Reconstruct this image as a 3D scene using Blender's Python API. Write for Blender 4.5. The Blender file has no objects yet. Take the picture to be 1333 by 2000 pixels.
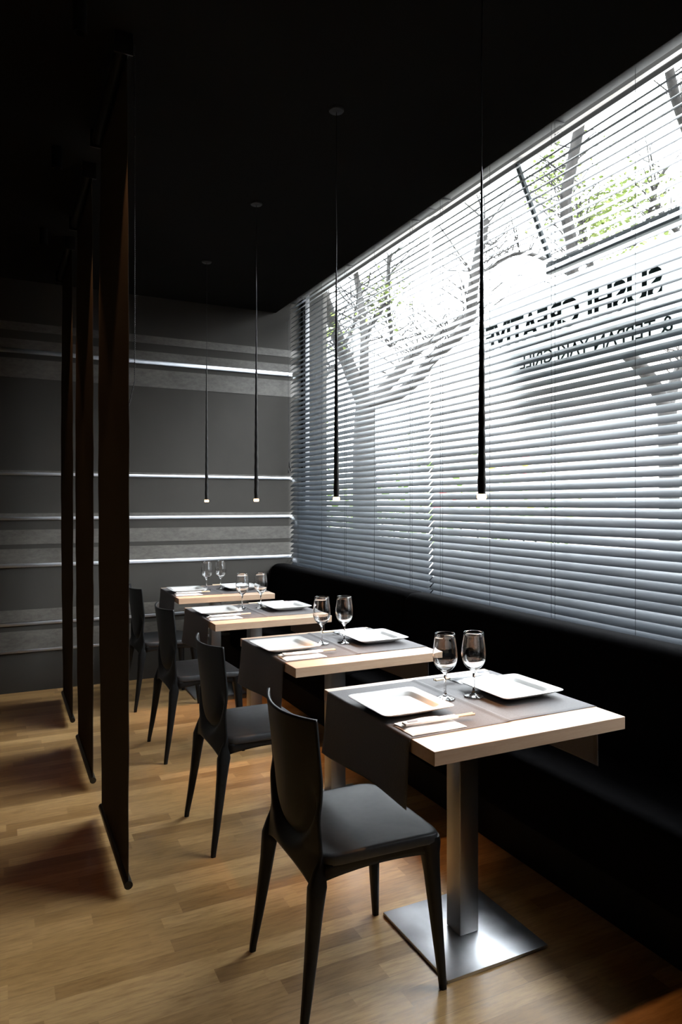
import bpy, bmesh, math, random
from mathutils import Vector, Matrix
PI = math.pi
sc = bpy.context.scene
C = sc.collection
random.seed(7)

# ------------------------------------------------------------------ camera
TH, F, HOR, EYE = 0.4562, 1359.66, 984.87, 1.397
cd = bpy.data.cameras.new('camera'); cam = bpy.data.objects.new('camera', cd); C.objects.link(cam)
cam.location = (0, 0, EYE); cam.rotation_euler = (PI/2, 0, -TH)
cd.sensor_fit = 'VERTICAL'; cd.sensor_height = 36; cd.sensor_width = 24
cd.lens = F/2000*36
cd.shift_y = -(1000-HOR)/2000
cd.clip_start = .05; cd.clip_end = 300
sc.camera = cam

# ------------------------------------------------------------------ view / world / light
sc.view_settings.view_transform = 'Standard'; sc.view_settings.look = 'None'
sc.view_settings.gamma = 1; sc.view_settings.use_curve_mapping = False
sc.view_settings.exposure = 0.0
SKY = 30.0
w = bpy.data.worlds.new('overcast_sky'); sc.world = w; w.use_nodes = True
nt = w.node_tree; nt.nodes.clear()
out = nt.nodes.new('ShaderNodeOutputWorld'); bg = nt.nodes.new('ShaderNodeBackground')
tc = nt.nodes.new('ShaderNodeTexCoord'); sx = nt.nodes.new('ShaderNodeSeparateXYZ')
mr = nt.nodes.new('ShaderNodeMapRange'); cr = nt.nodes.new('ShaderNodeValToRGB')
nt.links.new(tc.outputs['Generated'], sx.inputs[0]); nt.links.new(sx.outputs['Z'], mr.inputs['Value'])
mr.inputs['From Min'].default_value = -.1; mr.inputs['From Max'].default_value = 1
nt.links.new(mr.outputs[0], cr.inputs[0])
cr.color_ramp.elements[0].color = (.12, .12, .12, 1); cr.color_ramp.elements[0].position = .07
cr.color_ramp.elements[1].color = (.93, .97, 1.0, 1); cr.color_ramp.elements[1].position = .95
e = cr.color_ramp.elements.new(.20); e.color = (.30, .31, .32, 1)
e = cr.color_ramp.elements.new(.45); e.color = (.60, .62, .64, 1)
nt.links.new(cr.outputs[0], bg.inputs[0]); bg.inputs[1].default_value = SKY
nt.links.new(bg.outputs[0], out.inputs[0])

WARM = (1.0, .50, .20)
PENDANT_W, DOWN_W = 34.0, 10.0

# ------------------------------------------------------------------ materials
MATS = {}
def mat(name, col=(.5, .5, .5), rough=.5, metal=0, spec=.5, **kw):
    m = bpy.data.materials.new(name); m.use_nodes = True
    b = m.node_tree.nodes['Principled BSDF']
    b.inputs['Base Color'].default_value = (*col, 1); b.inputs['Roughness'].default_value = rough
    b.inputs['Metallic'].default_value = metal; b.inputs['Specular IOR Level'].default_value = spec
    for k, v in kw.items(): b.inputs[k.replace('_', ' ')].default_value = v
    MATS[name] = m
    return m
class N:
    def __init__(s, m): s.m = m; s.t = m.node_tree; s.b = s.t.nodes.get('Principled BSDF')
    def n(s, ty, **kw):
        x = s.t.nodes.new(ty)
        for k, v in kw.items(): setattr(x, k, v)
        return x
    def l(s, a, b): s.t.links.new(a, b)
    def math(s, op, a, b=None, c=None):
        x = s.n('ShaderNodeMath', operation=op)
        for i, v in enumerate((a, b, c)):
            if v is None: continue
            if isinstance(v, (int, float)): x.inputs[i].default_value = v
            else: s.l(v, x.inputs[i])
        return x.outputs[0]
    def noise(s, scale, vec=None, detail=4, stretch=None, rough=.5):
        if vec is None: vec = s.n('ShaderNodeTexCoord').outputs['Object']
        if stretch:
            mp = s.n('ShaderNodeMapping'); mp.inputs['Scale'].default_value = stretch; s.l(vec, mp.inputs[0]); vec = mp.outputs[0]
        x = s.n('ShaderNodeTexNoise'); x.inputs['Scale'].default_value = scale; x.inputs['Detail'].default_value = detail
        x.inputs['Roughness'].default_value = rough
        s.l(vec, x.inputs['Vector']); return x.outputs['Fac']
    def ramp(s, fac, stops):
        r = s.n('ShaderNodeValToRGB'); el = r.color_ramp.elements
        el[0].position, el[0].color = stops[0][0], (*stops[0][1], 1)
        el[1].position, el[1].color = stops[-1][0], (*stops[-1][1], 1)
        for p, c in stops[1:-1]:
            q = el.new(p); q.color = (*c, 1)
        s.l(fac, r.inputs[0]); return r.outputs[0]
    def mix(s, fac, a, b, mode='MIX'):
        x = s.n('ShaderNodeMix', data_type='RGBA', blend_type=mode)
        if isinstance(fac, (int, float)): x.inputs[0].default_value = fac
        else: s.l(fac, x.inputs[0])
        for i, v in ((6, a), (7, b)):
            if isinstance(v, tuple): x.inputs[i].default_value = (*v, 1)
            else: s.l(v, x.inputs[i])
        return x.outputs[2]
    def bump(s, h, strength=.3, dist=.002):
        b = s.n('ShaderNodeBump'); b.inputs['Strength'].default_value = strength; b.inputs['Distance'].default_value = dist
        s.l(h, b.inputs['Height']); s.l(b.outputs[0], s.b.inputs['Normal'])
    def col(s, c): s.l(c, s.b.inputs['Base Color'])
    def rough(s, c): s.l(c, s.b.inputs['Roughness'])
def rng(n, fac, a, b):
    x = n.n('ShaderNodeMapRange'); n.l(fac, x.inputs[0]); x.inputs[3].default_value = a; x.inputs[4].default_value = b
    return x.outputs[0]

# floor: three-strip oak boards running across the room
m = mat('oak_strip_floor', rough=.3); n = N(m)
pos = n.n('ShaderNodeNewGeometry').outputs['Position']; sp = n.n('ShaderNodeSeparateXYZ'); n.l(pos, sp.inputs[0])
px, py = sp.outputs['X'], sp.outputs['Y']
row = n.math('FLOOR', n.math('DIVIDE', py, .066))
wn = n.n('ShaderNodeTexWhiteNoise', noise_dimensions='1D'); n.l(row, wn.inputs['W'])
cx = n.math('ADD', n.math('DIVIDE', px, .47), n.math('MULTIPLY', wn.outputs['Value'], 7.3))
cell = n.math('FLOOR', cx)
cv = n.n('ShaderNodeCombineXYZ'); n.l(row, cv.inputs[0]); n.l(cell, cv.inputs[1])
wc = n.n('ShaderNodeTexWhiteNoise', noise_dimensions='2D'); n.l(cv.outputs[0], wc.inputs['Vector'])
base = n.ramp(wc.outputs['Value'], [(0, (.30, .165, .060)), (.35, (.40, .235, .092)), (.7, (.47, .285, .117)), (1, (.56, .355, .155))])
off = n.n('ShaderNodeVectorMath', operation='ADD'); n.l(pos, off.inputs[0])
o2 = n.n('ShaderNodeVectorMath', operation='SCALE'); n.l(wc.outputs['Color'], o2.inputs[0]); o2.inputs['Scale'].default_value = 5
n.l(o2.outputs[0], off.inputs[1])
g1 = n.noise(9, off.outputs[0], 6, (1.2, 9, 1), .6)
g2 = n.noise(60, off.outputs[0], 3, (.5, 8, 1))
grain = n.ramp(g1, [(.3, (.62, .56, .48)), (.55, (1, 1, 1)), (.75, (1.12, 1.1, 1.05))])
c = n.mix(.75, base, grain, 'MULTIPLY')
c = n.mix(.22, c, n.ramp(g2, [(.35, (.55, .5, .45)), (.6, (1, 1, 1))]), 'MULTIPLY')
fy = n.math('FRACT', n.math('DIVIDE', py, .198)); 
gap = n.math('LESS_THAN', n.math('ABSOLUTE', n.math('SUBTRACT', fy, .5)), .494)
c = n.mix(n.math('MAXIMUM', gap, .55), (.16, .10, .05), c)
n.col(c); n.rough(rng(n, g1, .24, .42)); n.bump(g1, .12, .001)
m.node_tree.nodes['Principled BSDF'].inputs['Specular IOR Level'].default_value = .5

def wood(name, lo, hi, rough, stretch):
    m = mat(name, rough=rough); n = N(m)
    a = n.noise(6, None, 5, stretch, .6); b = n.noise(40, None, 3, tuple(v*1.0 for v in stretch))
    c = n.mix(.35, n.ramp(a, [(.3, lo), (.7, hi)]), n.ramp(b, [(.3, lo), (.7, hi)])); n.col(c); n.bump(b, .06, .0005)
    return m
wood('beech_tabletop', (.46, .30, .195), (.57, .40, .28), .36, (1, 14, 14))
wood('chopstick_wood', (.62, .47, .30), (.75, .60, .42), .5, (1, 20, 20))

def noisy(name, c0, c1, scale, rough, bump=0, dist=.002, stretch=None, spec=.5, metal=0, detail=5):
    m = mat(name, rough=rough, spec=spec, metal=metal); n = N(m)
    f = n.noise(scale, None, detail, stretch); n.col(n.ramp(f, [(.3, c0), (.7, c1)]))
    if bump: n.bump(f, bump, dist)
    return m
noisy('dark_wall_paint', (.034, .0300, .0245), (.041, .0360, .0295), 3, .75, .1)
m = noisy('trowelled_concrete', (.088, .082, .074), (.17, .16, .145), 5, .5, .25, .003, (1, 1, 2.5))
n = N(m); f2 = n.noise(22, None, 8, (1, 1, 2), .7)
n.col(n.mix(.5, n.ramp(n.noise(5, None, 5, (1, 1, 2.5)), [(.35, (.075, .068, .059)), (.68, (.15, .137, .12))]), n.ramp(f2, [(.35, (.062, .056, .049)), (.7, (.17, .156, .138))])))
noisy('black_ceiling_paint', (.007, .0068, .006), (.009, .0086, .008), 2, .9, 0, spec=.15)
noisy('black_wall_paint', (.014, .013, .012), (.02, .019, .017), 2, .8, spec=.3)
m = mat('brushed_strip_steel', (.62, .64, .68), .34, 1); n = N(m); n.rough(rng(n, n.noise(8, None, 4, (.4, 1, 12)), .26, .44))
m = mat('brushed_steel', (.40, .385, .37), .3, 1); n = N(m); n.rough(rng(n, n.noise(30, None, 4, (8, 8, .5)), .27, .38))
m = mat('brushed_steel_base', (.50, .51, .53), .3, 1); n = N(m)
n.rough(rng(n, n.noise(7, None, 6, (1, 3, 1)), .30, .44)); n.col(n.ramp(n.noise(9, None, 6), [(.3, (.50, .51, .53)), (.7, (.68, .69, .72))]))
noisy('black_moulded_plastic', (.007, .0073, .0078), (.010, .0105, .011), 60, .42, .05, .0004, spec=.2)
noisy('black_seat_plastic', (.024, .026, .029), (.036, .039, .043), 45, .52, .12, .0005)
noisy('black_velvet', (.0030, .0028, .0030), (.0055, .005, .0056), 30, .95, .3, .002, spec=.02)
MATS['black_velvet'].node_tree.nodes['Principled BSDF'].inputs['Sheen Weight'].default_value = .0
noisy('black_plinth', (.008, .008, .008), (.011, .011, .011), 8, .7, spec=.15)
noisy('linen_placemat', (.070, .062, .062), (.10, .09, .09), 300, .6, .2, .0004, spec=.45)
mat('white_porcelain', (.86, .84, .81), .12, Coat_Weight=.4)
noisy('white_paper', (.80, .80, .80), (.88, .88, .89), 40, .8, .1, .0006)
mat('print_grey', (.25, .25, .27), .7)
m = mat('clear_glass', (1, 1, 1), 0.0); m.node_tree.nodes['Principled BSDF'].inputs['Transmission Weight'].default_value = 1
m.node_tree.nodes['Principled BSDF'].inputs['IOR'].default_value = 1.5
# window pane: real sheet glass, modelled as thin transparent-with-reflection
m = bpy.data.materials.new('window_pane_glass'); m.use_nodes = True; MATS['window_pane_glass'] = m; t = m.node_tree; t.nodes.clear()
o = t.nodes.new('ShaderNodeOutputMaterial'); mx = t.nodes.new('ShaderNodeMixShader'); tr = t.nodes.new('ShaderNodeBsdfTransparent')
gl = t.nodes.new('ShaderNodeBsdfGlossy'); gl.inputs['Roughness'].default_value = .01; fr = t.nodes.new('ShaderNodeFresnel'); fr.inputs[0].default_value = 1.25
gm = t.nodes.new('ShaderNodeNewGeometry'); iv = t.nodes.new('ShaderNodeMath'); iv.operation = 'SUBTRACT'; iv.inputs[0].default_value = 1; t.links.new(gm.outputs['Backfacing'], iv.inputs[1])
mu = t.nodes.new('ShaderNodeMath'); mu.operation = 'MULTIPLY'; t.links.new(fr.outputs[0], mu.inputs[0]); t.links.new(iv.outputs[0], mu.inputs[1])
t.links.new(mu.outputs[0], mx.inputs[0]); t.links.new(tr.outputs[0], mx.inputs[1]); t.links.new(gl.outputs[0], mx.inputs[2]); t.links.new(mx.outputs[0], o.inputs[0])
tr.inputs[0].default_value = (.94, .96, .97, 1)
noisy('grey_blind_slat', (.048, .057, .069), (.068, .080, .095), 7, .30, .04, .002, (3, 1, 8), spec=1.0)
noisy('headrail_grey', (.05, .05, .051), (.065, .065, .067), 10, .6, spec=.2)
mat('dark_cord', (.03, .03, .033), .8)
mat('pale_cord', (.18, .19, .2), .8)
mat('dark_window_frame', (.12, .12, .125), .5)
mat('pendant_black', (.012, .011, .010), .3)
mat('canopy_metal', (.06, .06, .06), .4, .6)
m = mat('lamp_tip', (1, .8, .5), .3); b = m.node_tree.nodes['Principled BSDF']
b.inputs['Emission Color'].default_value = (1, .60, .27, 1); b.inputs['Emission Strength'].default_value = 14
m = mat('downlight_lens', (1, .8, .5), .3); b = m.node_tree.nodes['Principled BSDF']
b.inputs['Emission Color'].default_value = (1, .5, .2, 1); b.inputs['Emission Strength'].default_value = .6
# translucent woven screen
m = bpy.data.materials.new('brown_screen_fabric'); m.use_nodes = True; MATS['brown_screen_fabric'] = m; t = m.node_tree; t.nodes.clear()
o = t.nodes.new('ShaderNodeOutputMaterial'); mx = t.nodes.new('ShaderNodeMixShader'); mx.inputs[0].default_value = .16
df = t.nodes.new('ShaderNodeBsdfDiffuse'); ts = t.nodes.new('ShaderNodeBsdfTranslucent')
nz = t.nodes.new('ShaderNodeTexNoise'); nz.inputs['Scale'].default_value = 180
rp = t.nodes.new('ShaderNodeValToRGB'); rp.color_ramp.elements[0].color = (.090, .081, .073, 1); rp.color_ramp.elements[1].color = (.125, .113, .102, 1)
t.links.new(nz.outputs[0], rp.inputs[0]); t.links.new(rp.outputs[0], df.inputs[0]); ts.inputs[0].default_value = (.11, .075, .05, 1)
t.links.new(df.outputs[0], mx.inputs[1]); t.links.new(ts.outputs[0], mx.inputs[2]); t.links.new(mx.outputs[0], o.inputs[0])
# sign film
m = bpy.data.materials.new('white_sign_film'); m.use_nodes = True; MATS['white_sign_film'] = m; t = m.node_tree; t.nodes.clear()
o = t.nodes.new('ShaderNodeOutputMaterial'); mx = t.nodes.new('ShaderNodeMixShader'); mx.inputs[0].default_value = .5
df = t.nodes.new('ShaderNodeBsdfDiffuse'); ts = t.nodes.new('ShaderNodeBsdfTranslucent')
df.inputs[0].default_value = (.8, .82, .82, 1); ts.inputs[0].default_value = (.8, .84, .84, 1)
t.links.new(df.outputs[0], mx.inputs[1]); t.links.new(ts.outputs[0], mx.inputs[2]); t.links.new(mx.outputs[0], o.inputs[0])
mat('sign_letter_green', (.012, .035, .032), .4)
mat('galvanised_steel', (.018, .023, .024), .6, 0)
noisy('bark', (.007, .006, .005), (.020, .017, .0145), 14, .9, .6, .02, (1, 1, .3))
noisy('pale_leaf', (.10, .14, .03), (.20, .25, .06), 3, .6)
noisy('hedge_leaf', (.07, .13, .03), (.16, .24, .05), 5, .6)
mat('yellow_flower', (.85, .70, .08), .6); mat('red_flower', (.75, .12, .12), .6)
noisy('pale_paving', (.24, .23, .22), (.30, .29, .27), 1.5, .8)
noisy('beige_render', (.44, .36, .30), (.50, .42, .36), .4, .8)
mat('facade_glass', (.30, .33, .36), .2); mat('facade_trim', (.75, .72, .68), .6)

# ------------------------------------------------------------------ mesh helpers
class MB:
    def __init__(s): s.v = []; s.f = []; s.mi = []; s.cur = 0
    def add(s, vs, fs):
        o = len(s.v); s.v += [tuple(v) for v in vs]
        for f in fs: s.f.append([i+o for i in f]); s.mi.append(s.cur)
    def box(s, x0, x1, y0, y1, z0, z1, bev=0, seg=2, M=None):
        bm = bmesh.new(); bmesh.ops.create_cube(bm, size=1)
        for v in bm.verts: v.co = Vector(((x0+x1)/2+v.co.x*(x1-x0), (y0+y1)/2+v.co.y*(y1-y0), (z0+z1)/2+v.co.z*(z1-z0)))
        if bev: bmesh.ops.bevel(bm, geom=bm.edges[:], offset=bev, segments=seg, affect='EDGES', profile=.5)
        if M: bmesh.ops.transform(bm, matrix=M, verts=bm.verts)
        bm.verts.index_update(); s.add([v.co.copy() for v in bm.verts], [[v.index for v in f.verts] for f in bm.faces]); bm.free()
    def rings(s, rings, cap0=True, cap1=True, closed=True):
        n = len(rings[0]); o = len(s.v); fs = []
        for r in rings: s.v += [tuple(p) for p in r]
        for i in range(len(rings)-1):
            for j in range(n if closed else n-1):
                k = (j+1) % n; fs.append([o+i*n+j, o+i*n+k, o+(i+1)*n+k, o+(i+1)*n+j])
        if cap0: fs.append([o+j for j in range(n)][::-1])
        if cap1: fs.append([o+(len(rings)-1)*n+j for j in range(n)])
        s.f += fs; s.mi += [s.cur]*len(fs)
    def lathe(s, prof, seg=32, c=(0, 0, 0), cap0=False, cap1=False):
        s.rings([[(c[0]+r*math.cos(2*PI*j/seg), c[1]+r*math.sin(2*PI*j/seg), c[2]+z) for j in range(seg)] for r, z in prof], cap0, cap1)
    def tube(s, pts, rad, seg=8, cap=True):
        pts = [Vector(p) for p in pts]
        if isinstance(rad, (int, float)): rad = [rad]*len(pts)
        rs = []; up = None
        for i, p in enumerate(pts):
            d = (pts[min(i+1, len(pts)-1)]-pts[max(i-1, 0)]).normalized()
            if up is None: up = Vector((0, 0, 1)) if abs(d.z) < .9 else Vector((1, 0, 0))
            a = (up-d*up.dot(d)).normalized(); b = d.cross(a); up = a
            rs.append([p+(a*math.cos(2*PI*j/seg)+b*math.sin(2*PI*j/seg))*rad[i] for j in range(seg)])
        s.rings(rs, cap, cap)
    def grid(s, fn, nu, nv):
        o = len(s.v)
        for i in range(nu+1):
            for j in range(nv+1): s.v.append(tuple(fn(i/nu, j/nv)))
        for i in range(nu):
            for j in range(nv):
                a = o+i*(nv+1)+j; s.f.append([a, a+nv+1, a+nv+2, a+1]); s.mi.append(s.cur)
    def build(s, name, mats, parent=None, sharp=40, kind=None, loc=None):
        me = bpy.data.meshes.new(name); me.from_pydata(s.v, [], s.f)
        if not isinstance(mats, (list, tuple)): mats = [mats]
        for q in mats: me.materials.append(MATS[q])
        for p, i in zip(me.polygons, s.mi): p.material_index = i
        bm = bmesh.new(); bm.from_mesh(me); bmesh.ops.recalc_face_normals(bm, faces=bm.faces); bm.to_mesh(me); bm.free()
        me.polygons.foreach_set('use_smooth', [True]*len(me.polygons)); me.set_sharp_from_angle(angle=math.radians(sharp)); me.update()
        o = bpy.data.objects.new(name, me); C.objects.link(o)
        if parent: o.parent = parent
        if kind: o['kind'] = kind
        if loc: o.location = loc
        return o
def tag(o, label, cat, group=None, kind=None):
    o['label'] = label; o['category'] = cat
    if group: o['group'] = group
    if kind: o['kind'] = kind
    return o
def thing(name, label, cat, loc=(0, 0, 0), rz=0, group=None):
    o = bpy.data.objects.new(name, None); C.objects.link(o); o.empty_display_size = .05
    o.location = loc; o.rotation_euler = (0, 0, rz); return tag(o, label, cat, group)
def copy_tree(o, parent=None):
    c = o.copy(); C.objects.link(c)
    if parent: c.parent = parent
    for ch in list(o.children): copy_tree(ch, c)
    return c
def place(proto, k, loc, rz, label):
    o = proto if k == 0 else copy_tree(proto)
    o.location = loc; o.rotation_euler = (0, 0, rz); o['label'] = label
    return o
def solidify(o, t, off=0):
    md = o.modifiers.new('thickness', 'SOLIDIFY'); md.thickness = t; md.offset = off
def sup(a, n):   # unit superellipse point
    c, s = math.cos(a), math.sin(a)
    return math.copysign(abs(c)**(2/n), c), math.copysign(abs(s)**(2/n), s)
def struct(name, m, boxes, bev=0):
    b = MB()
    for q in boxes: b.box(*q, bev)
    o = b.build(name, m, kind='structure'); return o

# ------------------------------------------------------------------ room shell
CEIL, YB, XW = 3.063, 5.69, 2.40
X0, Y0 = -3.0, -2.2
struct('floor', 'oak_strip_floor', [(X0-.1, XW+.2, Y0-.1, YB+.1, -.1, 0)])
struct('ceiling', 'black_ceiling_paint', [(X0-.1, 2.16, Y0-.1, YB+.1, CEIL, CEIL+.3), (2.16, XW+.25, Y0-.1, YB+.1, CEIL+.25, CEIL+.3)])
struct('wall_back', 'dark_wall_paint', [(X0-.1, XW+.25, YB, YB+.12, -.1, CEIL+.3)])
struct('wall_left', 'black_wall_paint', [(X0-.1, X0, Y0, YB, 0, CEIL)])
struct('wall_front', 'black_wall_paint', [(X0-.1, XW+.2, Y0-.1, Y0, 0, CEIL+.3)])
WY0, WY1, WZ0, WZ1 = .75, 5.66, .90, 3.308
struct('wall_window', 'black_wall_paint', [(XW, XW+.2, Y0, YB, -.1, WZ0), (XW, XW+.2, Y0, WY0, WZ0, CEIL+.3), (XW, XW+.2, WY1, YB, WZ0, CEIL+.3), (XW, XW+.2, WY0, WY1, WZ1, CEIL+.3)])
def cc(p, q): return (p[0], p[1])
bands = [(2.687, 2.748), (2.55, 2.622), (2.338, 2.48), (1.635, 1.649), (1.303, 1.330), (1.099, 1.207), (.955, 1.065), (.523, .612), (.313, .453)]
strips = [(2.518, 2.55), (1.613, 1.635), (1.279, 1.303), (.928, .955), (.496, .519), (.294, .313)]
k = 1
for a, bb in bands:
    struct('trim_%d' % k, 'trowelled_concrete', [(X0, 2.395, YB-.003, YB+.01, a, bb)]); k += 1
for a, bb in strips:
    struct('trim_%d' % k, 'brushed_strip_steel', [(X0, 2.31, YB-.010, YB+.01, a, bb)], .0015); k += 1
# window: frame members and panes in one opening
b = MB()
fx0, fx1 = 2.405, 2.445
b.box(fx0, fx1, WY0, WY1, WZ0, WZ0+.05, .003); b.box(fx0, fx1, WY0, WY1, WZ1-.02, WZ1, .003)
for yy in (WY0+.02, WY1-.025): b.box(fx0, fx1, yy-.025, yy+.025, WZ0, WZ1, .003)
wf = b.build('window_1', 'dark_window_frame', kind='structure')
b = MB(); b.box(2.424, 2.430, WY0, WY1, WZ0, WZ1); b.build('window_pane', 'window_pane_glass', wf)

# ------------------------------------------------------------------ outside
b = MB(); b.box(XW+.2, 60, -25, 60, -.3, -.12); pv = b.build('pavement', 'pale_paving', kind='structure')
# facade across the street
bd = thing('apartment_building', 'pale beige rendered building glimpsed through the blinds beyond the street trees', 'building', (26, 10, -.12))
b = MB(); b.box(0, 6, -22, 30, 0, 11); b.build('wall', 'beige_render', bd)
for fl in range(3):
    for q in range(9):
        y = -18+q*5; z = 1.2+fl*3.4
        b = MB(); b.box(-.06, .02, y, y+1.6, z, z+1.9, .02); wn_ = b.build('window', 'facade_trim', bd)
        b = MB(); b.box(-.09, -.05, y+.1, y+1.5, z+.1, z+1.8); b.build('pane', 'facade_glass', wn_)
def leaf_cloud(b, c, r, n, size):
    for _ in range(n):
        d = Vector((random.gauss(0, 1), random.gauss(0, 1), random.gauss(0, 1)))*.5
        p = Vector(c)+Vector((d.x*r[0], d.y*r[1], d.z*r[2]))
        M = Matrix.Rotation(random.uniform(0, 6.3), 3, 'Z') @ Matrix.Rotation(random.uniform(-1.2, 1.2), 3, 'X')
        s_ = size*random.uniform(.6, 1.2)
        pts = [(-.5, 0, 0), (-.2, .32, .03), (.2, .28, .02), (.55, 0, -.04), (.2, -.28, .02), (-.2, -.32, .03)]
        b.add([p+(M @ Vector(q))*s_ for q in pts], [[0, 1, 2, 3, 4, 5]])
def U(u, v, d):   # picture ray at true depth d, used only to read off where the street trees stand
    r = (u-666.5)/F
    return Vector(((r*math.cos(TH)+math.sin(TH))*d, (math.cos(TH)-r*math.sin(TH))*d, EYE+(HOR-v)/F*d))
def smooth(pts, k=4):
    P = [Vector(p) for p in pts]; out_ = []
    for i in range(len(P)-1):
        a, b_, c, d = P[max(i-1, 0)], P[i], P[i+1], P[min(i+2, len(P)-1)]
        for j in range(k):
            t = j/k; out_.append(.5*((2*b_)+(-a+c)*t+(2*a-5*b_+4*c-d)*t*t+(-a+3*b_-3*c+d)*t**3))
    out_.append(P[-1]); return out_
def limb(b, pts, r0, r1):
    P = smooth(pts); n_ = len(P); b.tube(P, [r0+(r1-r0)*i/(n_-1) for i in range(n_)], 9)
def tree(label, trunk, limbs, leaves, size=.065):
    base_ = Vector(trunk[0][0]); base_.z = -.12
    t = thing('street_tree', label, 'tree', base_)
    loc = lambda p: Vector(p)-base_
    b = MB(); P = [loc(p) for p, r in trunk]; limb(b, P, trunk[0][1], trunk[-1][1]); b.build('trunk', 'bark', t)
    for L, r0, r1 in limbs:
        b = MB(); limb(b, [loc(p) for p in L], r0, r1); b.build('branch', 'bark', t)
    b = MB()
    for c, r, n_ in leaves: leaf_cloud(b, loc(c), r, n_*4, size)
    b.build('foliage', 'pale_leaf', t)
    b = MB()
    for L, r0, r1 in limbs:
        P = smooth([loc(p) for p in L], 3)
        for q in range(len(P)//3, len(P)):
            for _ in range(3):
                d = Vector((random.uniform(-1, 1), random.uniform(-1, 1), random.uniform(.1, 1.1))).normalized()*random.uniform(.3, .9)
                e_ = Vector((random.uniform(-.15, .15), random.uniform(-.15, .15), random.uniform(-.1, .15)))
                b.tube([P[q], P[q]+d*.5+e_, P[q]+d], [.010, .007, .003], 4)
                b.tube([P[q]+d*.5+e_, P[q]+d*.7+e_*2.5], [.006, .002], 4)
    b.build('twigs', 'bark', t)
D = 9.0
g = U(715, 1000, D); g.z = -.12
tree('forked bare plane tree seen through the left blind beside the far wall', [(g, .17), (U(713, 940, D), .14), (U(712, 860, D), .13), (U(715, 785, D), .13)],
     [([U(712, 790, D), U(690, 735, D), U(668, 680, D), U(650, 630, D-.4), U(632, 575, D-.8), U(610, 520, D-1)], .11, .05),
      ([U(712, 770, D), U(712, 710, D), U(712, 650, D+.2), U(706, 600, D+.3), U(700, 560, D+.5), U(690, 505, D+.5)], .07, .035),
      ([U(712, 690, D), U(722, 640, D+.3), U(745, 605, D+.5), U(757, 560, D+.7), U(760, 500, D+.8)], .045, .025),
      ([U(757, 590, D+.6), U(764, 640, D+.6), U(765, 680, D+.6)], .035, .02),
      ([U(718, 785, D), U(745, 765, D+.2), U(785, 720, D+.4), U(820, 680, D+.6), U(860, 655, D+.8), U(905, 620, D+1)], .09, .05),
      ([U(716, 790, D), U(770, 775, D-.3), U(815, 740, D-.5), U(845, 700, D-.6), U(890, 660, D-.8), U(918, 620, D-.9), U(925, 560, D-1), U(935, 500, D-1), U(948, 430, D-1)], .08, .055),
      ([U(668, 680, D), U(690, 640, D+.5), U(695, 600, D+.6)], .03, .015),
      ], [(U(745, 585, D+.5), (.3, .3, .35), 50), (U(640, 640, D-.5), (.4, .4, .3), 22), (U(760, 560, D+1), (.4, .4, .3), 25)])
g = U(1308, 1000, D); g.z = -.12
tree('thick trunked plane tree forking behind the right blind under the sign', [(g, .13), (U(1308, 930, D), .115), (U(1306, 860, D), .115), (U(1304, 800, D), .12)],
     [([U(1302, 800, D), U(1275, 745, D), U(1240, 705, D-.2), U(1190, 660, D-.4), U(1140, 600, D-.5), U(1120, 540, D-.6), U(1118, 480, D-.7), U(1105, 400, D-.8), U(1118, 320, D-.9), U(1135, 230, D-1), U(1150, 120, D-1)], .09, .06),
      ([U(1304, 800, D), U(1320, 740, D+.2), U(1345, 690, D+.3), U(1400, 600, D+.4)], .08, .05),
      ([U(1190, 660, D-.4), U(1155, 520, D), U(1138, 460, D+.1), U(1130, 400, D+.1)], .05, .03),
      ([U(1350, 680, D+.3), U(1335, 480, D), U(1300, 430, D), U(1278, 380, D), U(1300, 330, D)], .05, .02),
      ([U(1278, 380, D), U(1265, 430, D+.3), U(1240, 480, D+.4)], .03, .015),
      ([U(1400, 600, D), U(1370, 350, D-.5), U(1320, 190, D-1), U(1300, 90, D-1.2)], .07, .05),
      ([U(1120, 540, D-.6), U(1050, 500, D-.2), U(1000, 498, D), U(950, 530, D)], .03, .02)],
     [(U(1175, 440, D), (.45, .45, .5), 240), (U(1230, 390, D+.4), (.5, .5, .35), 160), (U(1080, 350, D+.4), (.3, .4, .5), 110), (U(1290, 500, D+.4), (.5, .4, .3), 110)])
g = U(620, 1000, 12); g.z = -.12
tree('slim young tree nearest the far wall beyond the left blind', [(g, .07), (U(618, 900, 12), .06), (U(613, 765, 12), .06)],
     [([U(613, 770, 12), U(612, 730, 12), U(597, 705, 12), U(580, 690, 12)], .05, .03), ([U(613, 768, 12), U(635, 735, 12), U(655, 715, 12.3), U(690, 690, 12.5)], .05, .025)],
     [(U(605, 820, 12), (.4, .4, .3), 50), (U(615, 640, 12), (.5, .5, .4), 20)])
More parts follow.
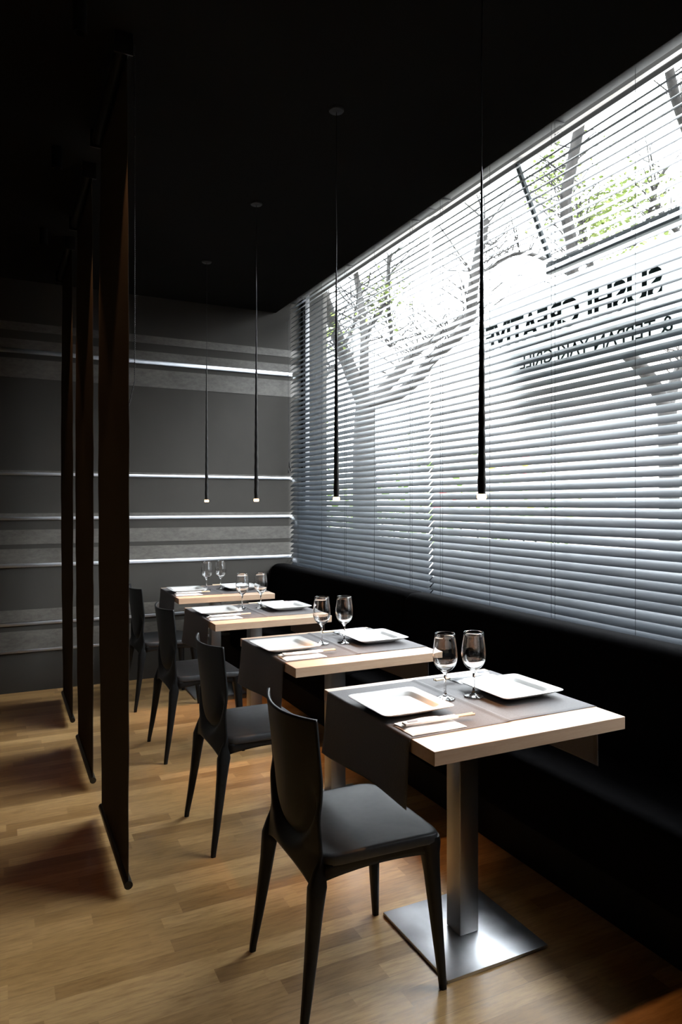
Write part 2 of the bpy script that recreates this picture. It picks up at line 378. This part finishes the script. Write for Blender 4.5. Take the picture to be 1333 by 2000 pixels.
# hedges
def hedge(label, u0, u1, v0, v1, d, flowers=()):
    a, bb = U(u0, v1, d), U(u1, v1, d); a.z = bb.z = -.12; z1 = U(u0, v0, d).z
    b = MB(); L = bb-a; n_ = int(L.length/.45)
    h = thing('hedge', label, 'hedge', a)
    for i in range(n_+1):
        c = L*(i/max(n_, 1)); leaf_cloud(b, (c.x, c.y, (z1+.12)*.55), (.7, .5, z1*.45), 130, .13)
    b.build('leaves', 'hedge_leaf', h)
    b = MB()
    for i in range(n_*2+1):
        c = L*(i/(2*n_)); b.tube([(c.x, c.y, 0), (c.x+random.uniform(-.1, .1), c.y, (z1+.12)*.5)], .02, 5)
    b.build('stems', 'bark', h)
    for mname, fn in flowers:
        for i in range(7):
            c = L*random.random(); p = (c.x-.25, c.y-.35, (z1+.12)*random.uniform(.6, .95))
            b = MB(); b.rings([[(p[0]+.07*s_*math.cos(a*PI/4), p[1]+.07*s_*math.sin(a*PI/4), p[2]+zz) for a in range(8)] for s_, zz in ((.2, -.04), (.9, 0), (1, .02), (.5, .05))])
            b.build(fn, mname, h)
hedge('low light green hedge outside behind the left blind', 590, 800, 905, 1000, 14.5)
hedge('leafy hedge with yellow and red flowers outside behind the nearest pendant', 850, 1080, 885, 1000, 12, (('yellow_flower', 'yellow_flower'), ('red_flower', 'red_flower')))

# sign film on the outer face of the glass
sg = thing('window_sign', 'white translucent sign panel on the glass with mirrored green lettering', 'sign', (2.452, 3.16, 2.26))
b = MB(); b.box(-.002, .002, -1.40, 0, -.22, .234); b.build('panel', 'white_sign_film', sg)
def text(s_, y0, width, zb, height, bold, name):
    cu = bpy.data.curves.new(name, 'FONT'); cu.body = s_; cu.size = 1; cu.extrude = .002; cu.offset = bold
    tmp = bpy.data.objects.new('tmp', cu); C.objects.link(tmp); bpy.context.view_layer.update()
    me = bpy.data.meshes.new_from_object(tmp.evaluated_get(bpy.context.evaluated_depsgraph_get())); bpy.data.objects.remove(tmp)
    xs = [v.co.x for v in me.vertices]; ys = [v.co.y for v in me.vertices]; zs = [v.co.z for v in me.vertices]
    ax, ay, kx, ky = min(xs), min(ys), width/(max(xs)-min(xs)), height/(max(ys)-min(ys))
    for v in me.vertices:
        x, y, z = v.co; v.co = (-.0075+z*.8, y0+(x-ax)*kx, zb+(y-ay)*ky)
    me.materials.clear(); me.materials.append(MATS['sign_letter_green'])
    o = bpy.data.objects.new(name, me); C.objects.link(o); o.parent = sg; return o
text('SUSHI CREATIVE', 1.985-3.16, 1.155, 2.245-2.26, .137, .028, 'lettering')
text('& TEPPAN YAKI GRILL', 1.935-3.16, .92, 2.10-2.26, .066, .0, 'small_lettering')
# steel bracket outside
br = thing('awning_bracket', 'grey galvanised bar on a sloping strut outside above the sign', 'bracket', (2.60, 3.06, 3.25))
b = MB(); b.tube([(-.0, 0, .05), (.25, 0, -.47)], .016, 8); b.build('strut', 'galvanised_steel', br)
b = MB(); b.box(.225, .27, -.86, .02, -.53, -.47, .003)
b.build('bar', 'galvanised_steel', br)
for i in range(8):
    b = MB(); b.lathe([(.009, 0), (.009, .008), (.004, .012)], 8, cap1=True)
    o = b.build('bolt', 'galvanised_steel', br); o.rotation_euler = (0, -PI/2, 0); o.location = (.225, -.07-i*.105, -.50)

# ------------------------------------------------------------------ venetian blinds
PITCH, SW, TILT, BX = .0406, .0535, math.radians(44), 2.305
def slat_sec(x, z, t):
    pr = []; n_ = 5
    for i in range(n_+1):
        s_ = (i/n_-.5); crown = .0014*(1-4*s_*s_)
        pr.append((x+s_*SW*math.cos(t)-crown*math.sin(t), z+s_*SW*math.sin(t)+crown*math.cos(t)))
    top = pr; bot = [(p[0]+.0006*math.sin(t), p[1]-.0006*math.cos(t)) for p in pr[::-1]]
    return top+bot
def blind(name_label, y0, y1, cords, thin, pull=None, drop=0):
    t = thing('venetian_blind', name_label, 'blind', (BX, y0, 0), 0, 'venetian blinds across the window')
    L = y1-y0
    b = MB(); b.box(-.028, .028, .005, L-.005, 3.152, 3.20, .003); hr = b.build('headrail', 'headrail_grey', t)
    for c in cords:
        b = MB(); b.box(-.033, -.0285, c-y0-.010, c-y0+.010, 3.148, 3.215, .002); b.box(-.033, .030, c-y0-.010, c-y0+.010, 3.147, 3.1515, .001)
        b.build('bracket', 'headrail_grey', hr)
    b = MB(); z = 3.110-drop; k = 0; zs = []
    while z > .845:
        tt = TILT+math.radians(random.uniform(-.9, .9)); dz0 = random.uniform(-.0012, .0012); ph = random.uniform(0, 6)
        if k == 0: tt -= math.radians(22)
        if k == 1: tt -= math.radians(17)
        rs = []
        for j in range(9):
            yy = .003+(L-.006)*j/8
            rs.append([(p[0], yy, p[1]) for p in slat_sec(0, z+dz0+.0008*math.sin(ph+j*1.3), tt+math.radians(.5)*math.sin(ph*2+j))])
        b.rings(rs, True, True); zs.append(z); z -= PITCH; k += 1
    b.build('slats', 'grey_blind_slat', t, sharp=60)
    b = MB(); b.box(-.025, .025, .006, L-.006, zs[-1]-PITCH-.002, zs[-1]-PITCH+.014, .003); b.build('bottom_rail', 'grey_blind_slat', t)
    zb = zs[-1]-PITCH
    hx = SW/2*math.cos(TILT)+.001; hz = SW/2*math.sin(TILT)
    for c in cords:
        c -= y0
        b = MB(); 
        b.tube([(-hx-.001, c, 3.17), (-hx-.001, c, zb)], .0007, 5); b.tube([(hx+.001, c, 3.17), (hx+.001, c, zb)], .0007, 5)
        for z in zs:
            b.tube([(-hx, c, z-hz+.004), (-hx-.0005, c, z-hz-.001), (hx, c+.003, z+hz-.003)], .0006, 4)
            b.tube([(-hx-.0015, c, z-hz+.006), (-hx-.0015, c-.005, z-hz-.001)], .0009, 4)
        b.build('ladder_cord', 'dark_cord', t)
        b = MB(); b.tube([(-hx-.001, c+.022, 3.16), (-hx-.001, c+.022, zb)], .0009, 5); b.build('lift_cord', 'dark_cord', t)
    for c in thin:
        b = MB(); b.tube([(-hx-.001, c-y0, 3.16), (-hx-.001, c-y0, zb)], .0009, 5); b.build('lift_cord', 'dark_cord', t)
    if pull:
        for i, (yy, zz) in enumerate(pull):
            b = MB(); b.tube([(-.045-.004*i, yy-y0, 3.18), (-.047-.004*i, yy-y0, 2.4), (-.045, yy-y0, zz)], .0012, 5); pc = b.build('pull_cord', 'dark_cord', t)
            b = MB(); b.lathe([(.001, .03), (.004, .026), (.0065, .0), (.006, -.012), (.002, -.014)], 10, (-.045, yy-y0, zz-.02), True, True); b.build('tassel', 'pendant_black', pc)
    return t
blind('grey slatted blind on the left, hung from the far wall to the zigzag gap', 3.476, 5.672, [3.66, 4.57, 5.47], [4.14, 5.0], [(5.64, 1.70), (5.60, 1.715), (5.62, 1.75)])
blind('grey slatted blind on the right, in front of the mirrored sign', .80, 3.475, [3.33, 2.43, 1.53], [2.90, 1.98, 1.08], drop=.004)

# ------------------------------------------------------------------ banquettes
def banquette(label, y0, y1, rnd0, rnd1):
    t = thing('banquette', label, 'bench', (1.74, y0, 0), 0, 'black upholstered banquettes under the window')
    L = y1-y0
    b = MB(); b.box(.09, .64, 0, L, 0, .2, .002); b.build('plinth', 'black_plinth', t)
    b = MB()
    def sec(y, pts): return [(p[0], y, p[1]) for p in pts]
    def bar(prof, ends):
        cx_ = sum(p[0] for p in prof)/len(prof); cz_ = sum(p[1] for p in prof)/len(prof)
        ys = [(0, .90), (.008, .965), (.025, 1), (L-.025, 1), (L-.008, .965), (L, .90)]
        b.rings([[(cx_+(p[0]-cx_)*(1-(1-s_)*.4), y, cz_+(p[1]-cz_)*(1-(1-s_)*.4)) for p in prof] for y, s_ in ys])
    def rr(x0, x1, z0, z1, r, lean=0):
        pts = []
        for cx_, cz_, a0 in ((x1-r, z1-r, 0), (x0+r, z1-r, 90), (x0+r, z0+r, 180), (x1-r, z0+r, 270)):
            for i in range(6):
                a = math.radians(a0+i*18); x_, z_ = cx_+r*math.cos(a), cz_+r*math.sin(a)
                pts.append((x_+lean*(z_-z0)/(z1-z0), z_))
        return pts
    bar(rr(0, .42, .2, .455, .035), 0); b.build('seat', 'black_velvet', t)
    b = MB(); bar(rr(.30, .455, .40, .884, .05, .082), 0); b.build('backrest', 'black_velvet', t)
    b = MB(); b.box(.46, .655, 0, L, .2, .40, .003); b.box(.605, .655, 0, L, .40, .85, .003); b.build('rear_panel', 'black_plinth', t)
banquette('far black banquette section reaching the striped wall', 3.472, 5.684, 0, 0)
banquette('near black banquette section behind the nearest table', .55, 3.466, 0, 0)

# ------------------------------------------------------------------ tables
TL = .694; TW = .688; TH_ = .038
def make_table():
    t = thing('dining_table', '', 'table', group='square tables along the banquette')
    b = MB(); b.box(0, TL, 0, TW, .75-TH_, .75, .0012, 1); b.build('tabletop', 'beech_tabletop', t)
    cx_, cy_ = TL/2-.005, TW/2+.004
    b = MB(); b.box(cx_-.037, cx_+.037, cy_-.037, cy_+.037, .012, .75-TH_, .003, 3); b.build('column', 'brushed_steel', t)
    b = MB(); b.box(cx_-.19, cx_+.19, cy_-.19, cy_+.19, 0, .011, .002, 2); b.build('base_plate', 'brushed_steel_base', t)
    b = MB(); b.box(cx_-.15, cx_+.15, cy_-.03, cy_+.03, .75-TH_-.006, .75-TH_-.0005, .001, 1); b.build('mounting_plate', 'brushed_steel', t)
    return t
TB = [(1.0188, 1.5225, .0), (1.0477, 2.5411, .006), (1.0413, 3.6555, .004), (1.1005, 4.762, -.024)]
order = ['nearest', 'second', 'third', 'farthest']
tp = make_table()
for k, (x, y, r) in enumerate(TB):
    place(tp, k, (x, y, 0), r, ['beech-topped table nearest the camera on a square steel base', 'beech-topped table just behind the nearest one', 'beech-topped table third back, before the farthest', 'beech-topped table farthest back against the striped wall side'][k])
def at(k, u, v, z=0):
    x, y, r = TB[k]; return (x+u*math.cos(r)-v*math.sin(r), y+u*math.sin(r)+v*math.cos(r), z)

# placemats: cloth runner halves; the aisle one hangs over the aisle edge
V0, V1 = .113, .648
def make_mat_left():
    b = MB(); drop = .195; flat = TL/2+.005; R_ = .006
    def fn(a, c):
        s_ = a*(flat+drop+.012); v = V0+(V1-V0)*c
        if s_ < flat: 
            u, z = flat-s_, .7515+(.0030*math.exp(-((s_-.0)/.018)**4))
        elif s_ < flat+.014:
            q = (s_-flat)/.014; u, z = -R_*math.sin(q*PI/2)*.9, .7515-R_*(1-math.cos(q*PI/2))-.002*q
        else:
            q = (s_-flat-.014)/drop; u = -.0065-.010*q*(.6+.6*math.sin(c*7+1.0))-.012*q*q*(c > .8)*(c-.8)*4
            z = .745-drop*q*(1-.05*math.sin(c*5+.6)); v += .006*q*math.sin(c*3)
        return (u, v, z)
    b.grid(fn, 120, 34); o = b.build('placemat', 'linen_placemat', sharp=180); solidify(o, .0012, -1); return o
def make_mat_right():
    b = MB(); drop = .19; flat = TL/2-.004
    def fn(a, c):
        s_ = a*(flat+drop+.012); v = V0+.004+(V1-V0)*c
        if s_ < flat: u, z = TL-flat+s_, .7515+.0006*math.sin(c*9+s_*20)*(s_ > .05)+.0006
        elif s_ < flat+.014:
            q = (s_-flat)/.014; u, z = TL+.006*math.sin(q*PI/2), .7515-.006*(1-math.cos(q*PI/2))-.002*q
        else:
            q = (s_-flat-.014)/drop; u = TL+.0065+.008*q*(.6+.5*math.sin(c*6)); z = .745-drop*q
        return (u, v, z)
    b.grid(fn, 90, 24); o = b.build('placemat', 'linen_placemat', sharp=180); solidify(o, .001, -1); return o
def lay(proto, k, label, u=0, v=0, z=0, rz=0):
    x, y, r = TB[k]; return place(proto, k, at(k, u, v, z), r+rz, label)
where = ['nearest table', 'second table from the camera', 'third table from the camera', 'farthest table']
pl = make_mat_left(); tag(pl, '', 'placemat', 'dark cloth placemats')
prr = make_mat_right(); tag(prr, '', 'placemat', 'dark cloth placemats')
for k in range(4):
    lay(pl, k, 'dark placemat hanging over the aisle edge of the '+where[k])
    lay(prr, k, 'dark placemat on the banquette half of the '+where[k])
# plates
def make_plate():
    b = MB(); R = []
    prof = [(.060, 0, 4), (.082, 0, 6), (.086, .003, 7), (.105, .011, 9), (.1265, .0215, 14), (.1275, .0235, 14), (.126, .0245, 14), (.100, .0205, 12), (.0925, .0185, 12), (.084, .0095, 10), (.080, .008, 10), (.04, .0075, 8)]
    for s_, z, nn in prof:
        R.append([(s_*p[0], s_*p[1], z) for p in (sup(2*PI*j/96, nn) for j in range(96))])
    b.rings(R, True, True); return b.build('plate', 'white_porcelain', sharp=50)
pA = make_plate(); tag(pA, '', 'plate', 'square white plates')
pB = copy_tree(pA)
PA = [(.118, .372, .0), (.10, .365, .02), (.115, .37, -.01), (.13, .36, 0)]
PB = [(.553, .360, .0), (.548, .355, -.02), (.55, .36, .01), (.54, .36, 0)]
for k in range(4):
    lay(pA, k, 'square white plate at the aisle setting of the '+where[k], PA[k][0], PA[k][1], .7535, PA[k][2])
    lay(pB, k, 'square white plate at the banquette setting of the '+where[k], PB[k][0], PB[k][1], .7540, PB[k][2])
# glasses
def make_glass():
    t = thing('wine_glass', '', 'glass', group='clear wine glasses')
    b = MB()
    outer = [(.0001, 0), (.020, .0), (.0325, .0006), (.0330, .0016), (.030, .0030), (.018, .0055), (.008, .0100), (.0042, .018), (.0036, .035), (.0036, .060), (.0042, .076), (.0065, .084), (.013, .0905), (.024, .0985), (.0335, .110), (.0395, .125), (.0412, .140), (.0405, .156), (.0380, .176), (.0345, .200), (.0330, .2155)]
    inner = [(.0326, .2162), (.0321, .2155), (.0337, .200), (.0370, .176), (.0395, .156), (.0402, .140), (.0384, .1255), (.0322, .1115), (.0225, .1010), (.0115, .0945), (.0001, .0920)]
    b.lathe(outer+inner, 48, cap0=True, cap1=True); b.build('glass_body', 'clear_glass', t, sharp=180)
    return t
gA = make_glass(); gB = copy_tree(gA)
GP = [((1.325, 1.917), (1.425, 1.895)), ((1.335, 2.921), (1.438, 2.895)), ((1.345, 4.123), (1.46, 4.107)), ((1.39, 5.112), (1.505, 5.14))]
for k in range(4):
    place(gA, k, (*GP[k][0], .7540), 0, 'wine glass nearer the aisle on the '+where[k])
    place(gB, k, (*GP[k][1], .7540), 0, 'wine glass nearer the window on the '+where[k])
# napkins and chopsticks
def make_napkin():
    b = MB()
    def leaf(x0, x1, y0, y1, z, th, wob):
        def top(a, c):
            e_ = min(a, 1-a, c, 1-c)*12; return (x0+(x1-x0)*a, y0+(y1-y0)*c, z+th*min(1, e_)+wob*math.sin(a*7+c*4))
        rs = []
        n_ = 14
        for i in range(n_+1):
            a = i/n_; row_ = [top(a, j/8) for j in range(9)]; bot = [(p[0], p[1], z-.0001) for p in row_[::-1]]
            rs.append(row_+bot)
        b.rings(rs)
    leaf(0, .185, 0, .045, 0, .006, .0006); leaf(.0, .182, .040, .098, 0, .005, .001); leaf(.004, .16, .058, .110, .004, .005, .0012)
    return b.build('napkin', 'white_paper', sharp=50)
def make_chop():
    t = thing('chopsticks', '', 'chopsticks', group='wooden chopsticks in paper sleeves')
    b = MB()
    for s_ in (-1, 1): b.tube([(-.02, s_*.0035, .004), (.19, s_*.0045+.0, .004), (.215, s_*.006, .004)], [.0026, .0033, .0036], 6)
    b.build('sticks', 'chopstick_wood', t)
    b = MB(); b.box(-.025, .155, -.0125, .0125, .0006, .0072, .002); b.build('paper_sleeve', 'white_paper', t)
    b = MB(); b.box(-.012, .02, -.006, .006, .0084, .0087); b.build('printed_mark', 'print_grey', t)
    return t
nA = make_napkin(); tag(nA, '', 'napkin', 'white folded napkins'); nB = copy_tree(nA)
cA = make_chop(); cB = copy_tree(cA)
for k in range(4):
    lay(nA, k, 'folded white napkin beside the aisle plate on the '+where[k], .012, .125, .7532)
    x, y, r = TB[k]
    o = place(cA, k, at(k, .045, .186, .7640), r-.03, 'chopsticks lying on the aisle side napkin of the '+where[k])
    place(nB, k, at(k, TL-.045, .625, .7540), r+PI, 'folded white napkin behind the banquette plate on the '+where[k])
    place(cB, k, at(k, TL-.10, .545+.028, .7642), r+PI+.04, 'chopsticks on the napkin behind the banquette plate of the '+where[k])

# ------------------------------------------------------------------ chairs
def lerp(tab, x):
    for (a, va), (b_, vb) in zip(tab, tab[1:]):
        if x <= b_:
            q = (x-a)/(b_-a); q = max(0, q); 
            if isinstance(va, tuple): return tuple(p+(r_-p)*q for p, r_ in zip(va, vb))
            return va+(vb-va)*q
    return tab[-1][1]
def leg_loft(sections):    # (z, u, v, hu, hv)
    b = MB(); R = []
    for z, u, v, hu, hv in sections:
        R.append([(u+hu*p[0], v+hv*p[1], z) for p in (sup(2*PI*j/20+.157, 3.2) for j in range(20))])
    b.rings(R); return b
def make_chair():
    t = thing('dining_chair', '', 'chair', group='black moulded chairs along the aisle')
    # seat
    b = MB(); R = []
    def outline(s_, z, sc_=0):
        ring = []
        for j in range(64):
            a = 2*PI*j/64; c, d = sup(a, 9)
            hv = .203+.004*c; ring.append((.030+.192*c*s_, hv*d*s_, z-sc_*max(0, c*s_)**4))
        return ring
    for s_, z in ((.05, .448), (.3, .4485), (.6, .451), (.8, .4545), (.94, .4575), (.985, .4565), (1.0, .452), (1.0, .434), (.985, .427), (.95, .4245), (.90, .434), (.5, .432)):
        R.append(outline(s_, z, .010))
    b.rings(R); b.build('seat', 'black_seat_plastic', t, sharp=50)
    # backrest: curved shell, U-shaped recess above the rear apron, arch between the rear legs
    b = MB()
    def shell(off):
        def fn(a, c):
            v_ = 2*a-1
            zl = .375-.020*abs(v_)**3+.030*(1-abs(v_)**2)
            ztop = .822-.006*(1-v_*v_)
            z = zl+(ztop-zl)*c
            hw = lerp([(.34, .192), (.46, .186), (.60, .180), (.83, .183)], z)
            v = v_*hw
            uc = lerp([(.34, -.160), (.46, -.142), (.60, -.150), (.83, -.173)], z)
            arc = lerp([(.34, .018), (.46, .034), (.60, .040), (.83, .046)], z)
            u = uc-arc*(1-v_*v_)
            # flange and recess
            if z < .62: E_ = math.sqrt((v/.150)**2+((.62-z)/.165)**2)
            else: E_ = abs(v)/.150
            fade = max(0, min(1, (.66-z)/.12)); fade = fade*fade*(3-2*fade)
            u += .016*math.exp(-((E_-.98)/.10)**2)*fade
            u -= .016*(1/(1+math.exp(-(E_-1.13)/.035)))*fade
            return (u+off, v, z)
        return fn
    na, nc = 56, 64; f0 = shell(0)
    b.grid(f0, na, nc); o = b.build('backrest', 'black_moulded_plastic', t, sharp=180); solidify(o, .009, 0)
    for s_ in (-1, 1):
        # rear leg grows out of the backrest edge
        b = leg_loft([(.465, -.157, s_*.180, .002, .002), (.445, -.158, s_*.180, .008, .005), (.415, -.162, s_*.179, .0175, .011), (.375, -.168, s_*.178, .026, .020), (.345, -.172, s_*.179, .0235, .0215), (.30, -.177, s_*.181, .0205, .0195), (.22, -.187, s_*.186, .0175, .0165), (.12, -.201, s_*.193, .014, .013), (.02, -.217, s_*.201, .0105, .0098), (0, -.219, s_*.202, .0098, .0093)])
        b.build('leg', 'black_moulded_plastic', t, sharp=60)
        b = leg_loft([(.438, .182, s_*.165, .038, .036), (.42, .190, s_*.170, .032, .032), (.39, .193, s_*.173, .026, .026), (.33, .197, s_*.178, .0215, .0215), (.2, .206, s_*.187, .017, .017), (.02, .219, s_*.200, .011, .0105), (0, .220, s_*.201, .010, .010)])
        b.build('leg', 'black_moulded_plastic', t, sharp=60)
    # under-seat rail
    b = MB()
    for s_ in (-1, 1):
        b.grid(lambda a, c, s_=s_: (-.15+.33*a, s_*(.190-.004*c), .432-(.030+.012*(2*a-1)**2)*c), 16, 3)
    b.grid(lambda a, c: (.205-.004*c, -.17+.34*a, .425-(.022+.012*(2*a-1)**2)*c), 16, 3)
    o = b.build('seat_rail', 'black_moulded_plastic', t, sharp=80); solidify(o, .006, 0)
    return t
ch = make_chair()
CH = [(.930, 1.876, 0, 'black moulded chair nearest the camera, pulled up to the nearest table'),
      (.975, 2.905, .02, 'black moulded chair at the second table, partly behind the nearest chair'),
      (1.015, 3.985, .03, 'black moulded chair at the third table'),
      (1.03, 5.02, .04, 'black moulded chair farthest away, half hidden behind the nearest screen')]
for k, (x, y, r, lb) in enumerate(CH): place(ch, k, (x, y, 0), r, lb)

# ------------------------------------------------------------------ pendants
def make_pendant():
    t = thing('pendant_lamp', '', 'lamp', group='slender black pendant lamps')
    b = MB(); R = []; n_ = 150; sg_ = 24
    for i in range(n_+1):
        q = i/n_; z = .015+q*.965; r = .0118*(1-q)+.0028*q
        if q > .97: r = .0028-.001*(q-.97)/.03
        R.append([((r*(1+.07*math.sin(2*a-q*95)))*math.cos(a), (r*(1+.07*math.sin(2*a-q*95)))*math.sin(a), z) for a in (2*PI*j/sg_ for j in range(sg_))])
    b.rings(R); b.build('lamp_shade', 'pendant_black', t, sharp=80)
    b = MB(); b.lathe([(.0110, .0155), (.0136, .0145), (.0142, .004), (.0115, 0)], 24, cap0=True, cap1=True); tipo = b.build('glass_tip', 'lamp_tip', t)
    z1 = CEIL-1.412
    b = MB(); b.tube([(0, 0, .975), (.0015, .001, .99+.1), (-.001, 0, .99+.3), (.001, -.001, z1-.2), (0, 0, z1-.01)], .0016, 6); b.build('cable', 'pendant_black', t)
    b = MB(); b.lathe([(.0015, -.012), (.006, -.011), (.030, -.008), (.032, -.005), (.032, 0)], 32, (0, 0, z1), True, True); b.build('ceiling_rose', 'canopy_metal', t)
    ld = bpy.data.lights.new('pendant_light', 'SPOT'); ld.energy = PENDANT_W; ld.color = WARM; ld.spot_size = math.radians(56); ld.spot_blend = 1.0; ld.shadow_soft_size = .01
    lo = bpy.data.objects.new('pendant_light', ld); C.objects.link(lo); lo.parent = t; lo.location = (0, 0, -.006)
    return t
pd = make_pendant()
for k, y in enumerate([1.6602, 2.6474, 3.6684, 4.699]):
    place(pd, k, (1.2773, y, 1.412), 0, ['thin black pendant lamp closest to the camera in front of the sign', 'thin black pendant lamp second from the right, in front of the left blind', 'thin black pendant lamp against the striped wall, third from the right', 'smallest black pendant lamp, leftmost against the striped wall'][k])

# ------------------------------------------------------------------ hanging screens with bars
def make_screen(L):
    t = thing('hanging_screen', '', 'screen', group='brown fabric screens dividing the aisle')
    b = MB()
    def fn(a, c):
        z = .060+c*2.94; return (.005*math.sin(PI*c)*(1-a)-.013*math.sin(PI*c)*a-.004*c+.0008*math.sin(c*50+a*5)+.008*math.sin(PI*c)*math.sin(a*PI), L*a, z)
    b.grid(fn, 24, 90); o = b.build('fabric', 'brown_screen_fabric', t, sharp=180); solidify(o, .0012, 0)
    b = MB(); b.tube([(0, -.006, .047), (0, L+.006, .047)], .015, 14); br_ = b.build('weight_bar', 'pendant_black', t)
    b = MB(); b.tube([(-.018, .0, 3.02), (-.018, L, 3.02)], .026, 16); b.build('roller_tube', 'pendant_black', t)
    for yy in (-.012, L+.004):
        b = MB(); b.box(-.05, .015, yy, yy+.008, 2.985, CEIL, .002); b.build('bracket', 'pendant_black', t)
    return t
hs = make_screen(.707)
for k, y in enumerate([2.55, 3.592, 4.648]):
    place(hs, k, (.410, y, 0), 0, ['tall dark fabric screen nearest the camera', 'tall dark fabric screen between the other two', 'tall dark fabric screen farthest back by the striped wall'][k])
ct = thing('bead_chain', 'thin beaded roller chain looping beside the nearest fabric screen', 'chain', (.436, 2.572, 1.75))
b = MB(); pts = []
for i in range(190):
    z = 1.28-i*.0072
    pts.append((0.0, .006*math.sin(i*.03), z))
pts = [(0, 0, 1.29-.0075*i) for i in range(160)]+[(-.0012*i, -.0035*i*0, .09-.0052*i) for i in range(22)]
for p in pts:
    b.lathe([(.0004, -.0022), (.0019, -.0012), (.0022, 0), (.0019, .0012), (.0004, .0022)], 6, p, True, True)
b.build('beads', 'canopy_metal', ct)
b = MB(); b.tube([(0, 0, 1.30), (0, 0, .09), (-.026, 0, -.025)], .0006, 5); b.build('string', 'canopy_metal', ct)

# ------------------------------------------------------------------ recessed downlights over the aisle
def make_down():
    t = thing('downlight', '', 'lamp', group='recessed aisle downlights')
    b = MB(); b.lathe([(.017, .0), (.017, -.10), (.022, -.10), (.023, -.096), (.023, .0)], 28); b.build('can', 'black_ceiling_paint', t)
    b = MB(); b.lathe([(.0165, -.006), (.001, -.005)], 28, cap1=True); b.build('lens', 'downlight_lens', t)
    ld = bpy.data.lights.new('aisle_light', 'SPOT'); ld.energy = DOWN_W; ld.color = (1, .47, .19); ld.spot_size = math.radians(58); ld.spot_blend = .35; ld.shadow_soft_size = .008
    lo = bpy.data.objects.new('aisle_light', ld); C.objects.link(lo); lo.parent = t; lo.location = (0, 0, -.085)
    return t
dl = make_down()
for k, (x, y) in enumerate([(.24, 2.46), (.24, 3.50), (.24, 4.56)]):
    place(dl, k, (x, y, CEIL-.001), 0, ['small warm ceiling downlight just before the nearest screen', 'small warm ceiling downlight between the two nearer screens', 'small warm ceiling downlight between the two farther screens'][k])
